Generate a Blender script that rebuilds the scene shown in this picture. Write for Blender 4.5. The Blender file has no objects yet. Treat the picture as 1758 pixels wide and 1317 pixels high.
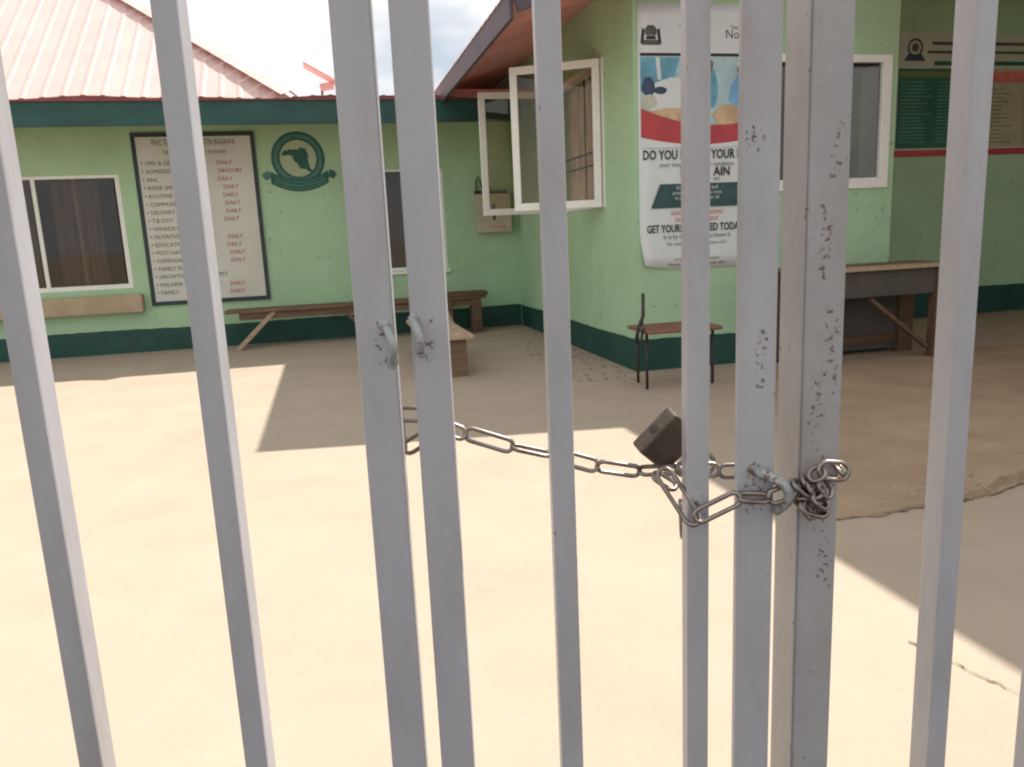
import bpy, bmesh, math, random
from mathutils import Vector, Matrix
random.seed(7)
R = math.radians
SC = bpy.context.scene
COL = SC.collection

# ------------------------------------------------------------------ camera
TH = R(13.0)                                  # the buildings stand 13 degrees off the camera's heading
U = Vector((math.cos(TH), math.sin(TH), 0)); V = Vector((-math.sin(TH), math.cos(TH), 0))
CAM_H = 1.2
cam = bpy.data.cameras.new('camera'); camo = bpy.data.objects.new('camera', cam); COL.objects.link(camo)
cam.sensor_width = 36.0; cam.lens = 27.03; cam.clip_start = 0.02; cam.clip_end = 3000
d = Vector((311.0, 6787.5, 1320.0)).normalized()              # world down, seen in camera axes
fw = (Vector((0, 0, 1)) - d * d.z).normalized(); rt = d.cross(fw)
cx = Vector((rt.x, fw.x, -d.x)); cyd = Vector((rt.y, fw.y, -d.y)); cz = Vector((rt.z, fw.z, -d.z))
camo.matrix_world = Matrix(((cx.x, -cyd.x, -cz.x, 0), (cx.y, -cyd.y, -cz.y, 0), (cx.z, -cyd.z, -cz.z, CAM_H), (0, 0, 0, 1)))
SC.camera = camo

# ------------------------------------------------------------------ sky, sun, exposure
SUN = (U * 0.662 + V * 0.35 + Vector((0, 0, 1))).normalized()
elev = math.asin(SUN.z); azim = math.atan2(SUN.x, SUN.y)
w = bpy.data.worlds.new('World'); SC.world = w; w.use_nodes = True
nt = w.node_tree; nt.nodes.clear()
sky = nt.nodes.new('ShaderNodeTexSky'); sky.sky_type = 'NISHITA'; sky.sun_disc = False
sky.sun_elevation = elev; sky.sun_rotation = azim; sky.air_density = 1.0; sky.dust_density = 1.2
tc = nt.nodes.new('ShaderNodeTexCoord'); mp = nt.nodes.new('ShaderNodeMapping'); mp.inputs['Scale'].default_value = (1, 1, 2.6)
mp.inputs['Location'].default_value = (0.3, 0.1, 0.35)
nz = nt.nodes.new('ShaderNodeTexNoise'); nz.inputs['Scale'].default_value = 3.2; nz.inputs['Detail'].default_value = 7
cr = nt.nodes.new('ShaderNodeValToRGB'); cr.color_ramp.elements[0].position = 0.22; cr.color_ramp.elements[1].position = 0.50
mx = nt.nodes.new('ShaderNodeMixRGB'); mx.inputs[2].default_value = (11.2, 11.1, 11.0, 1)
bg = nt.nodes.new('ShaderNodeBackground'); bg.inputs[1].default_value = 0.060
ow = nt.nodes.new('ShaderNodeOutputWorld')
L = nt.links.new
L(tc.outputs['Generated'], mp.inputs[0]); L(mp.outputs[0], nz.inputs['Vector']); L(nz.outputs['Fac'], cr.inputs[0])
L(cr.outputs[0], mx.inputs[0]); L(sky.outputs[0], mx.inputs[1]); L(mx.outputs[0], bg.inputs[0]); L(bg.outputs[0], ow.inputs[0])
sl = bpy.data.lights.new('sun', 'SUN'); sl.energy = 4.2; sl.angle = R(0.6); sl.color = (1.0, 0.955, 0.88)
so = bpy.data.objects.new('sun', sl); COL.objects.link(so); so.rotation_euler = SUN.to_track_quat('Z', 'Y').to_euler()
so.location = (0, 0, 20)
SC.view_settings.view_transform = 'Standard'; SC.view_settings.look = 'None'; SC.view_settings.gamma = 1
SC.view_settings.use_curve_mapping = False
SC.view_settings.exposure = 0.74
SC.render.engine = 'CYCLES'
SC.cycles.filter_width = 2.1; SC.cycles.max_bounces = 10; SC.cycles.diffuse_bounces = 6; SC.cycles.transparent_max_bounces = 16

# ------------------------------------------------------------------ materials
def mat(name, c, rough=0.7, metal=0.0, var=0.12, scale=6.0, bump=0.0, bscale=40.0, spec=0.5,
        stain=None, stain_amt=0.4, stain_scale=1.2, stretch=(1, 1, 1), spots=None, spot_lo=0.62, spot_scale=30.0, spot_mask=None):
    m = bpy.data.materials.new(name); m.use_nodes = True
    n = m.node_tree; P = n.nodes['Principled BSDF']; l = n.links.new
    P.inputs['Roughness'].default_value = rough; P.inputs['Metallic'].default_value = metal
    P.inputs['Specular IOR Level'].default_value = spec
    t = n.nodes.new('ShaderNodeTexCoord'); mpn = n.nodes.new('ShaderNodeMapping'); mpn.inputs['Scale'].default_value = stretch
    l(t.outputs['Object'], mpn.inputs[0])
    def noise(s, det=5, rgh=0.6):
        q = n.nodes.new('ShaderNodeTexNoise'); q.inputs['Scale'].default_value = s; q.inputs['Detail'].default_value = det
        q.inputs['Roughness'].default_value = rgh; l(mpn.outputs[0], q.inputs['Vector']); return q
    def ramp(src, a, b):
        q = n.nodes.new('ShaderNodeMapRange'); q.inputs[1].default_value = a; q.inputs[2].default_value = b; q.clamp = True
        l(src, q.inputs[0]); return q.outputs[0]
    def mix(f, a, b):
        q = n.nodes.new('ShaderNodeMixRGB'); l(f, q.inputs[0])
        for i, x in ((1, a), (2, b)):
            if isinstance(x, tuple): q.inputs[i].default_value = (*x, 1)
            else: l(x, q.inputs[i])
        return q.outputs[0]
    lo = tuple(x * (1 - var) for x in c); hi = tuple(min(1, x * (1 + var)) for x in c)
    col = mix(ramp(noise(scale).outputs['Fac'], 0.3, 0.7), lo, hi)
    if stain:
        sn = ramp(noise(stain_scale, 6, 0.65).outputs['Fac'], 0.48, 0.72)
        mul = n.nodes.new('ShaderNodeMath'); mul.operation = 'MULTIPLY'; mul.inputs[1].default_value = stain_amt; l(sn, mul.inputs[0])
        col = mix(mul.outputs[0], col, stain)
    if spots:
        s1 = ramp(noise(spot_scale, 3, 0.6).outputs['Fac'], spot_lo, spot_lo + 0.03)
        s2 = ramp(noise(spot_scale * 0.12, 2, 0.5).outputs['Fac'], 0.47, 0.58)
        mm = n.nodes.new('ShaderNodeMath'); mm.operation = 'MULTIPLY'; l(s1, mm.inputs[0]); l(s2, mm.inputs[1])
        col = mix(mm.outputs[0], col, spots)
    l(col, P.inputs['Base Color'])
    if bump:
        b = n.nodes.new('ShaderNodeBump'); b.inputs['Strength'].default_value = bump; b.inputs['Distance'].default_value = 0.01
        l(noise(bscale).outputs['Fac'], b.inputs['Height']); l(b.outputs[0], P.inputs['Normal'])
    return m

def glass(name, tint, refl=1.0, base_gloss=0.04):
    m = bpy.data.materials.new(name); m.use_nodes = True; n = m.node_tree; n.nodes.clear(); l = n.links.new
    o = n.nodes.new('ShaderNodeOutputMaterial'); mxs = n.nodes.new('ShaderNodeMixShader')
    tr = n.nodes.new('ShaderNodeBsdfTransparent'); tr.inputs[0].default_value = (*tint, 1)
    gl = n.nodes.new('ShaderNodeBsdfGlossy'); gl.inputs['Roughness'].default_value = 0.03
    fr = n.nodes.new('ShaderNodeFresnel'); fr.inputs[0].default_value = 1.5
    t = n.nodes.new('ShaderNodeTexCoord'); q = n.nodes.new('ShaderNodeTexNoise'); q.inputs['Scale'].default_value = 2.2
    l(t.outputs['Object'], q.inputs['Vector'])
    b = n.nodes.new('ShaderNodeBump'); b.inputs['Strength'].default_value = 0.03; b.inputs['Distance'].default_value = 0.05
    l(q.outputs['Fac'], b.inputs['Height']); l(b.outputs[0], gl.inputs['Normal'])
    ad = n.nodes.new('ShaderNodeMath'); ad.operation = 'ADD'; ad.inputs[1].default_value = base_gloss; ad.use_clamp = True
    l(fr.outputs[0], ad.inputs[0]); l(ad.outputs[0], mxs.inputs[0]); l(tr.outputs[0], mxs.inputs[1]); l(gl.outputs[0], mxs.inputs[2])
    l(mxs.outputs[0], o.inputs[0]); return m

M = {}
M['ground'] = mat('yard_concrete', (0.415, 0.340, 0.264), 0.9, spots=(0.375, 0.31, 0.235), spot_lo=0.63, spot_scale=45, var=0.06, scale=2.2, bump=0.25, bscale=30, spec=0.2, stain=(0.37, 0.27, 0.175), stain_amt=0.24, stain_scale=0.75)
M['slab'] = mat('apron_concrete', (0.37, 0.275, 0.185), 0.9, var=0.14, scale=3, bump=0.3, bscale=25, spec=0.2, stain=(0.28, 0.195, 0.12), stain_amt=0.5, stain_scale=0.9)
M['bounce_cut_dark'] = mat('bounce_cut_dark', (0.055, 0.052, 0.05), 0.9, var=0.2, scale=8, bump=0.3)  # kept dark so the added ground throws little light on the gate
M['crack'] = mat('crack_dirt', (0.19, 0.14, 0.09), 0.95, var=0.4, scale=20)
M['wall'] = mat('green_wall_paint', (0.39, 0.575, 0.365), 0.8, spots=(0.31, 0.37, 0.23), spot_lo=0.62, spot_scale=16, var=0.08, scale=1.6, bump=0.35, bscale=14, spec=0.3, stain=(0.32, 0.44, 0.25), stain_amt=0.5, stain_scale=0.9)
M['skirt'] = mat('dark_green_paint', (0.012, 0.07, 0.055), 0.55, var=0.2, scale=4, bump=0.1, spec=0.4, stain=(0.04, 0.065, 0.05), stain_amt=0.5, stain_scale=2.5)
M['fascia'] = mat('fascia_green_paint', (0.009, 0.062, 0.056), 0.55, var=0.25, scale=3, stretch=(0.5, 1, 3))
M['roof'] = mat('faded_red_sheet', (0.65, 0.45, 0.42), 0.5, var=0.06, scale=2.5, stain=(0.62, 0.42, 0.385), stain_amt=0.5, stain_scale=1.4)
M['roofedge'] = mat('red_sheet_edge', (0.20, 0.045, 0.05), 0.6, var=0.3, scale=4)
M['cap'] = mat('ridge_cap_red', (0.66, 0.46, 0.42), 0.5, var=0.12, scale=5)
M['soffit'] = mat('red_soffit', (0.88, 0.40, 0.40), 0.65, var=0.14, scale=1.8, stain=(0.72, 0.27, 0.24), stain_amt=0.5, stain_scale=1.2)
M['wfascia'] = mat('grey_purple_fascia', (0.085, 0.065, 0.085), 0.6, var=0.2, scale=4, stretch=(1, 0.5, 2))
M['white'] = mat('white_frame', (0.78, 0.79, 0.75), 0.4, var=0.06, scale=4)
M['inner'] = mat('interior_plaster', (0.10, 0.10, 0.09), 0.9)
M['curtain'] = mat('curtain_brown', (0.56, 0.47, 0.37), 0.9, var=0.45, scale=9, stretch=(1, 9, 0.25))
M['curtain2'] = mat('curtain_tan', (0.22, 0.15, 0.10), 0.9, var=0.35, scale=6, stretch=(6, 1, 0.4))
M['iron'] = mat('dark_iron', (0.045, 0.04, 0.038), 0.6, metal=0.2, var=0.3, scale=30)
M['sill'] = mat('sill_tan', (0.42, 0.33, 0.22), 0.85, var=0.15, scale=5, bump=0.15)
M['board'] = mat('board_white', (0.58, 0.59, 0.53), 0.6, var=0.07, scale=2, stain=(0.50, 0.48, 0.39), stain_amt=0.5, stain_scale=1.5)
M['boardedge'] = mat('board_border', (0.02, 0.04, 0.045), 0.6, var=0.3)
M['black'] = mat('ink_black', (0.02, 0.025, 0.03), 0.6, var=0.2)
M['ink'] = mat('ink_faded', (0.085, 0.088, 0.08), 0.6, var=0.3)
M['red'] = mat('ink_red', (0.42, 0.05, 0.055), 0.6, var=0.25)
M['pinkink'] = mat('ink_salmon', (0.60, 0.16, 0.13), 0.6, var=0.2)
M['emg'] = mat('emblem_green', (0.02, 0.105, 0.085), 0.65, var=0.35, scale=18)
M['emg2'] = mat('emblem_mid_green', (0.07, 0.19, 0.15), 0.65, var=0.25, scale=14)
M['eml'] = mat('emblem_pale', (0.40, 0.48, 0.31), 0.7, var=0.08)
M['poster'] = mat('poster_white', (0.66, 0.70, 0.70), 0.35, var=0.05, scale=2.5, bump=0.25, bscale=5)
M['pblue'] = mat('poster_blue', (0.12, 0.34, 0.46), 0.4, var=0.3, scale=5)
M['psky'] = mat('poster_pale_blue', (0.40, 0.56, 0.60), 0.4, var=0.2, scale=4)
M['pnavy'] = mat('poster_navy', (0.03, 0.05, 0.10), 0.4, var=0.3)
M['pred'] = mat('poster_red', (0.46, 0.045, 0.055), 0.4, var=0.25, scale=3)
M['pteal'] = mat('poster_teal', (0.02, 0.07, 0.075), 0.4, var=0.25)
M['pskin'] = mat('poster_brown', (0.20, 0.10, 0.07), 0.4, var=0.3)
M['pflesh'] = mat('poster_sand', (0.56, 0.40, 0.24), 0.4, var=0.3, scale=9)
M['pdress'] = mat('poster_light_blue', (0.16, 0.38, 0.62), 0.4, var=0.3, scale=8)
M['bannerg'] = mat('banner_green', (0.018, 0.12, 0.075), 0.5, var=0.3, scale=3)
M['bannero'] = mat('banner_olive', (0.16, 0.20, 0.05), 0.5, var=0.2)
M['bannerb'] = mat('banner_beige', (0.42, 0.38, 0.25), 0.5, var=0.15)
M['bannerp'] = mat('banner_cream', (0.50, 0.52, 0.42), 0.5, var=0.1)
M['bannerl'] = mat('banner_line_green', (0.10, 0.26, 0.19), 0.5, var=0.3, scale=9)
M['wood'] = mat('old_wood', (0.17, 0.11, 0.07), 0.85, var=0.35, scale=5, stretch=(0.6, 7, 7), bump=0.3, bscale=12)
M['wood2'] = mat('pale_wood', (0.42, 0.31, 0.205), 0.85, var=0.25, scale=5, stretch=(6, 0.6, 6), bump=0.3, bscale=12)
M['wood3'] = mat('brown_wood', (0.12, 0.07, 0.04), 0.8, var=0.35, scale=5, stretch=(0.7, 7, 7), bump=0.25, bscale=12)
M['greyply'] = mat('grey_board', (0.085, 0.075, 0.062), 0.85, var=0.2, scale=4)
M['seat'] = mat('red_brown_seat', (0.22, 0.10, 0.065), 0.7, var=0.25, scale=5)
M['box'] = mat('meter_beige', (0.46, 0.42, 0.31), 0.6, var=0.12, scale=5)
M['gate'] = mat('gate_grey_paint', (0.385, 0.378, 0.402), 0.38, var=0.09, scale=9, bump=0.22, bscale=28, stretch=(1, 1, 0.30), stain=(0.27, 0.235, 0.21), stain_amt=0.55, stain_scale=6, spots=(0.15, 0.095, 0.06), spot_lo=0.70, spot_scale=75)
M['gatepost'] = mat('gate_post_paint', (0.335, 0.325, 0.33), 0.45, var=0.10, scale=7, bump=0.2, bscale=30, stretch=(1, 1, 0.8), stain=(0.27, 0.23, 0.19), stain_amt=0.55, stain_scale=5, spots=(0.13, 0.085, 0.06), spot_lo=0.66, spot_scale=95)
M['weld'] = mat('weld_pale_paint', (0.37, 0.38, 0.385), 0.45, var=0.22, scale=60, bump=0.5, bscale=120, spots=(0.17, 0.11, 0.075), spot_lo=0.54, spot_scale=90)
M['chain'] = mat('chain_steel', (0.27, 0.24, 0.22), 0.36, metal=0.95, var=0.25, scale=40, stain=(0.16, 0.09, 0.06), stain_amt=0.75, stain_scale=28)
M['lock'] = mat('padlock_brass', (0.115, 0.09, 0.068), 0.48, metal=0.6, var=0.3, scale=30, stain=(0.07, 0.045, 0.03), stain_amt=0.8, stain_scale=22, bump=0.3, bscale=90)
M['steel'] = mat('shackle_steel', (0.45, 0.44, 0.43), 0.25, metal=1.0, var=0.2, scale=40)
M['gdark'] = glass('dark_window_glass', (0.74, 0.72, 0.69), base_gloss=0.0)
M['gclear'] = glass('casement_glass', (0.84, 0.79, 0.70), base_gloss=0.0)
M['stone'] = mat('rubble', (0.33, 0.25, 0.19), 0.95, var=0.35, scale=30)
M['dish'] = mat('panel_red', (0.55, 0.30, 0.28), 0.5, var=0.15)

# ------------------------------------------------------------------ mesh helpers
class MB:
    def __init__(s): s.v = []; s.f = []
    def quad(s, *p):
        i = len(s.v); s.v += [tuple(q) for q in p]; s.f.append(tuple(range(i, i + len(p)))); return s
    def box(s, x0, x1, y0, y1, z0, z1):
        i = len(s.v)
        s.v += [(x0, y0, z0), (x1, y0, z0), (x1, y1, z0), (x0, y1, z0), (x0, y0, z1), (x1, y0, z1), (x1, y1, z1), (x0, y1, z1)]
        s.f += [tuple(i + k for k in q) for q in ((0, 3, 2, 1), (4, 5, 6, 7), (0, 1, 5, 4), (1, 2, 6, 5), (2, 3, 7, 6), (3, 0, 4, 7))]
        return s
    def beam(s, a, b, wx, wy, up=(0, 0, 1)):
        a = Vector(a); b = Vector(b); dz = (b - a).normalized(); up = Vector(up)
        if abs(dz.dot(up)) > 0.95: up = Vector((0, 1, 0))
        x = dz.cross(up).normalized(); y = x.cross(dz).normalized(); i = len(s.v)
        for p in (a, b):
            for sx, sy in ((-1, -1), (1, -1), (1, 1), (-1, 1)): s.v.append(tuple(p + x * sx * wx / 2 + y * sy * wy / 2))
        s.f += [tuple(i + k for k in q) for q in ((0, 3, 2, 1), (4, 5, 6, 7), (0, 1, 5, 4), (1, 2, 6, 5), (2, 3, 7, 6), (3, 0, 4, 7))]
        return s
    def prism(s, pts, y0, y1):            # pts (x,z) counter-clockwise seen from -y
        n = len(pts); i = len(s.v)
        s.v += [(x, y0, z) for x, z in pts] + [(x, y1, z) for x, z in pts]
        s.f.append(tuple(range(i, i + n))); s.f.append(tuple(range(i + 2 * n - 1, i + n - 1, -1)))
        for k in range(n): q = (k + 1) % n; s.f.append((i + k, i + n + k, i + n + q, i + q))
        return s
    def poly(s, pts, y):
        i = len(s.v); s.v += [(x, y, z) for x, z in pts]; s.f.append(tuple(range(i, i + len(pts)))); return s
    def tube(s, pts, r, seg=8, closed=False):
        pts = [Vector(p) for p in pts]; n = len(pts); i = len(s.v); prev = None
        for k, p in enumerate(pts):
            if closed: t = pts[(k + 1) % n] - pts[k - 1]
            else: t = pts[min(k + 1, n - 1)] - pts[max(k - 1, 0)]
            t.normalize()
            if prev is None:
                a = Vector((0, 0, 1)) if abs(t.z) < 0.9 else Vector((1, 0, 0)); x = t.cross(a).normalized()
            else: x = (prev - t * prev.dot(t)).normalized()
            prev = x; y = t.cross(x)
            for j in range(seg):
                an = 2 * math.pi * j / seg; s.v.append(tuple(p + x * math.cos(an) * r + y * math.sin(an) * r))
        m = n if closed else n - 1
        for k in range(m):
            a = i + k * seg; b = i + ((k + 1) % n) * seg
            for j in range(seg): q = (j + 1) % seg; s.f.append((a + j, a + q, b + q, b + j))
        if not closed:
            s.f.append(tuple(i + j for j in range(seg - 1, -1, -1))); s.f.append(tuple(i + (n - 1) * seg + j for j in range(seg)))
        return s
    def build(s, name, m, parent=None, bevel=0, smooth=False, loc=None, segs=2):
        me = bpy.data.meshes.new(name); me.from_pydata(s.v, [], s.f); me.update(); me.materials.append(M[m] if isinstance(m, str) else m)
        if smooth:
            for p in me.polygons: p.use_smooth = True
        o = bpy.data.objects.new(name, me); COL.objects.link(o)
        if parent: o.parent = parent
        if loc: o.location = loc
        if bevel:
            b = o.modifiers.new('bevel', 'BEVEL'); b.width = bevel; b.segments = segs; b.limit_method = 'ANGLE'; b.angle_limit = R(40)
        return o

def tag(o, label=None, cat=None, group=None, kind=None):
    if label: o['label'] = label
    if cat: o['category'] = cat
    if group: o['group'] = group
    if kind: o['kind'] = kind
    return o
def thing(name, label, cat, u, v, z=0, rot=0, group=None):
    o = bpy.data.objects.new(name, None); COL.objects.link(o); o.empty_display_size = 0.1
    p = U * u + V * v; o.location = (p.x, p.y, z); o.rotation_euler = (0, 0, TH + rot)
    return tag(o, label, cat, group)
def subempty(name, parent):
    o = bpy.data.objects.new(name, None); COL.objects.link(o); o.parent = parent; o.empty_display_size = 0.05; return o
def lettering(name, items, m, parent, y, bold=0.0):
    """items: (text, x, z, size, align, x scale); one flat mesh of print on a face that looks to -y"""
    mb = MB(); dg = None
    for (tx, x, z, size, al, xs) in items:
        c = bpy.data.curves.new('t', 'FONT'); c.body = tx; c.size = size; c.align_x = al; c.resolution_u = 2; c.offset = bold * size
        o = bpy.data.objects.new('t', c); COL.objects.link(o)
        bpy.context.view_layer.update(); dg = bpy.context.evaluated_depsgraph_get()
        me = bpy.data.meshes.new_from_object(o.evaluated_get(dg)); i = len(mb.v)
        mb.v += [(x + q.co.x * xs, y, z + q.co.y) for q in me.vertices]
        mb.f += [tuple(i + k for k in p.vertices) for p in me.polygons]
        bpy.data.objects.remove(o); bpy.data.curves.remove(c); bpy.data.meshes.remove(me)
    return tag(mb.build(name, m, parent), kind='stuff')
def ring(mb, cxx, czz, r0, r1, y, n=40, a0=0, a1=2 * math.pi, sx=1.0, sz=1.0):
    for k in range(n):
        a = a0 + (a1 - a0) * k / n; b = a0 + (a1 - a0) * (k + 1) / n
        P = lambda r, t: (cxx + r * math.cos(t) * sx, y, czz + r * math.sin(t) * sz)
        if r0 > 0: mb.quad(P(r0, a), P(r1, a), P(r1, b), P(r0, b))
        else: mb.quad((cxx, y, czz), P(r1, a), P(r1, b))
    return mb
def skirt_strip(parent, x0, x1, y0, y1, h, axis='x', seed=1):
    rr = random.Random(seed); n = max(4, int((x1 - x0) / 0.06)); pts = [(x0, 0), (x1, 0)]
    for k in range(n + 1): x = x1 + (x0 - x1) * k / n; pts.append((x, h + 0.006 * math.sin(x * 2.3 + seed) + rr.uniform(-.0035, .0035)))
    mb = MB().prism(pts, y0, y1)
    if axis == 'y': mb.v = [(b, a, c) for a, b, c in mb.v]
    return mb.build('skirting', 'skirt', parent)
def wall_holes(mb, x0, x1, y0, y1, z0, z1, holes, axis='x'):
    xs = sorted({x0, x1, *[h[0] for h in holes], *[h[1] for h in holes]}); zs = sorted({z0, z1, *[h[2] for h in holes], *[h[3] for h in holes]})
    for a, b in zip(xs, xs[1:]):
        for c, e in zip(zs, zs[1:]):
            mxx, mzz = (a + b) / 2, (c + e) / 2
            if any(h[0] < mxx < h[1] and h[2] < mzz < h[3] for h in holes): continue
            if axis == 'x': mb.box(a, b, y0, y1, c, e)
            else: mb.box(y0, y1, a, b, c, e)
    return mb

# ------------------------------------------------------------------ ground
def P(u, v, z=0.0):
    p = U * u + V * v; return (p.x, p.y, z)
g = MB(); S = 600
g.quad((-S, -S, 0), (S, -S, 0), (S, S, 0), (-S, S, 0))
ground = tag(g.build('ground', 'ground'), 'sunlit beige concrete yard in front of the green buildings', 'ground', kind='structure')
# raised concrete apron of the veranda: its broken lip shows right of the gate post
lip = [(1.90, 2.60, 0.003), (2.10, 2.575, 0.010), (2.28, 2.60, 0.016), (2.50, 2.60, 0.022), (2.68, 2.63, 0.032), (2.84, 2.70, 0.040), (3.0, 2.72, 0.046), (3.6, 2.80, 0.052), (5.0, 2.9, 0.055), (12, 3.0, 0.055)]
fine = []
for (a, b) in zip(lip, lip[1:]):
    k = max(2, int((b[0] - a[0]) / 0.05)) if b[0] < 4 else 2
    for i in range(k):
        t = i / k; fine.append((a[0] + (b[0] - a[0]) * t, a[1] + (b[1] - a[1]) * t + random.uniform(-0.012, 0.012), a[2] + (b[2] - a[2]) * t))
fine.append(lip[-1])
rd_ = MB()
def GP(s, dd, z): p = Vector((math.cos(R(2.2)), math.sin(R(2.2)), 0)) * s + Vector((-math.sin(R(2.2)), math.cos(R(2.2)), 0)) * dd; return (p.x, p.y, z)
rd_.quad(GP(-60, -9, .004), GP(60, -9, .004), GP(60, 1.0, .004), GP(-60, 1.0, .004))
tag(rd_.build('bounce_cut_ground', 'bounce_cut_dark'), 'unseen dark ground added outside the gate to cut bounced light', 'bounce_cut_ground', kind='structure')  # added out of view: dark ground that dims the bar fronts
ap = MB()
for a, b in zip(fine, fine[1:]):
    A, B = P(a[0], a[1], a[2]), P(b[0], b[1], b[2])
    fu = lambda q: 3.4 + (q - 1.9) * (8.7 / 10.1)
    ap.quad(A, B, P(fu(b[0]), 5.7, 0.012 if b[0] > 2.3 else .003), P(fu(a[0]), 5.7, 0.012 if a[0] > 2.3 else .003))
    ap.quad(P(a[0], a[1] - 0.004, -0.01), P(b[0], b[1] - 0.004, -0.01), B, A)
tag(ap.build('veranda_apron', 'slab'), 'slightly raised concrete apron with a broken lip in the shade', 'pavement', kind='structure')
def crack(pts, wd, z=0.004, n=10):
    mb = MB(); path = []
    for a, b in zip(pts, pts[1:]):
        for i in range(n): t = i / n; path.append((a[0] + (b[0] - a[0]) * t + random.uniform(-.006, .006), a[1] + (b[1] - a[1]) * t + random.uniform(-.01, .01)))
    path.append(pts[-1]); ws = [wd * random.uniform(0.15, 1.0) for _ in path]; ws[0] = ws[-1] = 0.0006
    for i in range(len(path) - 1):
        (a, b), (c, e) = path[i], path[i + 1]
        t = Vector((c - a, e - b, 0)).normalized(); nn = (-t.y, t.x)
        mb.quad(P(a + nn[0] * ws[i], b + nn[1] * ws[i], z), P(a - nn[0] * ws[i], b - nn[1] * ws[i], z),
                P(c - nn[0] * ws[i + 1], e - nn[1] * ws[i + 1], z), P(c + nn[0] * ws[i + 1], e + nn[1] * ws[i + 1], z))
    return mb.build('crack', 'crack', ground)
crack([(1.53, 1.72), (1.545, 1.64), (1.57, 1.56), (1.60, 1.44), (1.62, 1.30)], 0.0035)
crack([(1.86, 2.60), (2.1, 2.56), (2.3, 2.585), (2.52, 2.585), (2.7, 2.61), (3.0, 2.70)], 0.008)
crack([(1.35, 1.98), (1.38, 1.93), (1.36, 1.88)], 0.003)
# grit and litter along the skirting and the lip: stuff
lt = MB()
def pebble(u, v, z, r):
    c = Vector(P(u, v, z)); i = len(lt.v)
    for (x, y, zz) in ((1, 0, 0), (0, 1, 0), (-1, 0, 0), (0, -1, 0), (0, 0, .7), (0, 0, -.5)):
        k = r * random.uniform(0.6, 1.2); lt.v.append((c.x + x * k, c.y + y * k, c.z + zz * k))
    lt.f += [tuple(i + k for k in q) for q in ((0, 1, 4), (1, 2, 4), (2, 3, 4), (3, 0, 4), (1, 0, 5), (2, 1, 5), (3, 2, 5), (0, 3, 5))]
for _ in range(170): pebble(random.uniform(1.9, 2.47), random.gauss(6.9, 0.8), 0.004, random.uniform(0.006, 0.022))
for _ in range(120): pebble(random.uniform(2.3, 3.4), 2.62 + random.gauss(0, .05) + 0.1, 0.035, random.uniform(0.003, 0.012))
for _ in range(90): pebble(random.uniform(5, 8.5), random.uniform(5.6, 7.6), 0.004, random.uniform(0.008, 0.03))
tag(lt.build('grit', 'stone'), 'small loose grit scattered over the concrete yard', 'grit', kind='stuff')

# ------------------------------------------------------------------ left building
LW = 10.0; LU0 = -9.0; LU1 = 2.5; EV = 9.1
lb = thing('clinic_building', 'pale green clinic building with dark green fascia and faded red hipped roof on the left', 'building', -3.0, LW)
ox, oy = -3.0, LW
def W(mb, f): return mb
def lbox(*a):  # u0,u1,v0,v1,z0,z1 -> local
    return (a[0] - ox, a[1] - ox, a[2] - oy, a[3] - oy, a[4], a[5])
win1 = (-4.10, -2.25, 0.77, 2.085); win2 = (0.55, 1.53, 0.80, 2.06)
mb = MB(); wall_holes(mb, LU0 - ox, LU1 - ox, 0, 0.2, 0, 2.76, [(win1[0] - ox, win1[1] - ox, win1[2], win1[3]), (win2[0] - ox, win2[1] - ox, win2[2], win2[3])])
mb.box(LU0 - ox, LU0 + .2 - ox, 0.2, 5, 0, 2.76); mb.build('wall', 'wall', lb)
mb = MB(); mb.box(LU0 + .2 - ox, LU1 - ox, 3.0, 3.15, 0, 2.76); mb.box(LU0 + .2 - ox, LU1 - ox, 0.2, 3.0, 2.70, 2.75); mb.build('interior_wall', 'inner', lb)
skirt_strip(lb, LU0 - ox, LU1 - .02 - ox, -0.012, -0.001, 0.275, 'x', 1)
def sliding_window(parent, x0, x1, z0, z1, mulls, fw=0.055, y=0.02, gm='gdark'):
    w_ = subempty('window', parent)
    m_ = MB(); m_.box(x0, x1, y, y + .07, z0, z0 + fw); m_.box(x0, x1, y, y + .07, z1 - fw * .7, z1)
    m_.box(x0, x0 + fw, y, y + .07, z0 + fw, z1 - fw * .7); m_.box(x1 - fw, x1, y, y + .07, z0 + fw, z1 - fw * .7); m_.build('frame', 'white', w_, bevel=0.004)
    edges = [x0 + fw] + [c for c in mulls] + [x1 - fw]
    for c in mulls: MB().box(c - .022, c + .022, y + .012, y + .05, z0 + fw, z1 - fw * .7).build('mullion', 'white', w_, bevel=0.003)
    for a, b in zip(edges, edges[1:]):
        MB().box(a + .02, b - .02, y + .028, y + .034, z0 + fw, z1 - fw * .7).build('pane', gm, w_)
    return w_
sliding_window(lb, win1[0] - ox, win1[1] - ox, win1[2], win1[3], [-3.17 - ox])
sliding_window(lb, win2[0] - ox, win2[1] - ox, win2[2], win2[3], [1.04 - ox], fw=0.04)
MB().box(-4.2 - ox, -2.15 - ox, -0.13, -0.001, 0.49, 0.70).build('window_ledge', 'sill', lb, bevel=0.012)
MB().box(win2[0] - .05 - ox, win2[1] + .03 - ox, -0.03, -0.001, 0.755, 0.797).build('window_ledge', 'white', lb, bevel=0.006)
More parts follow.
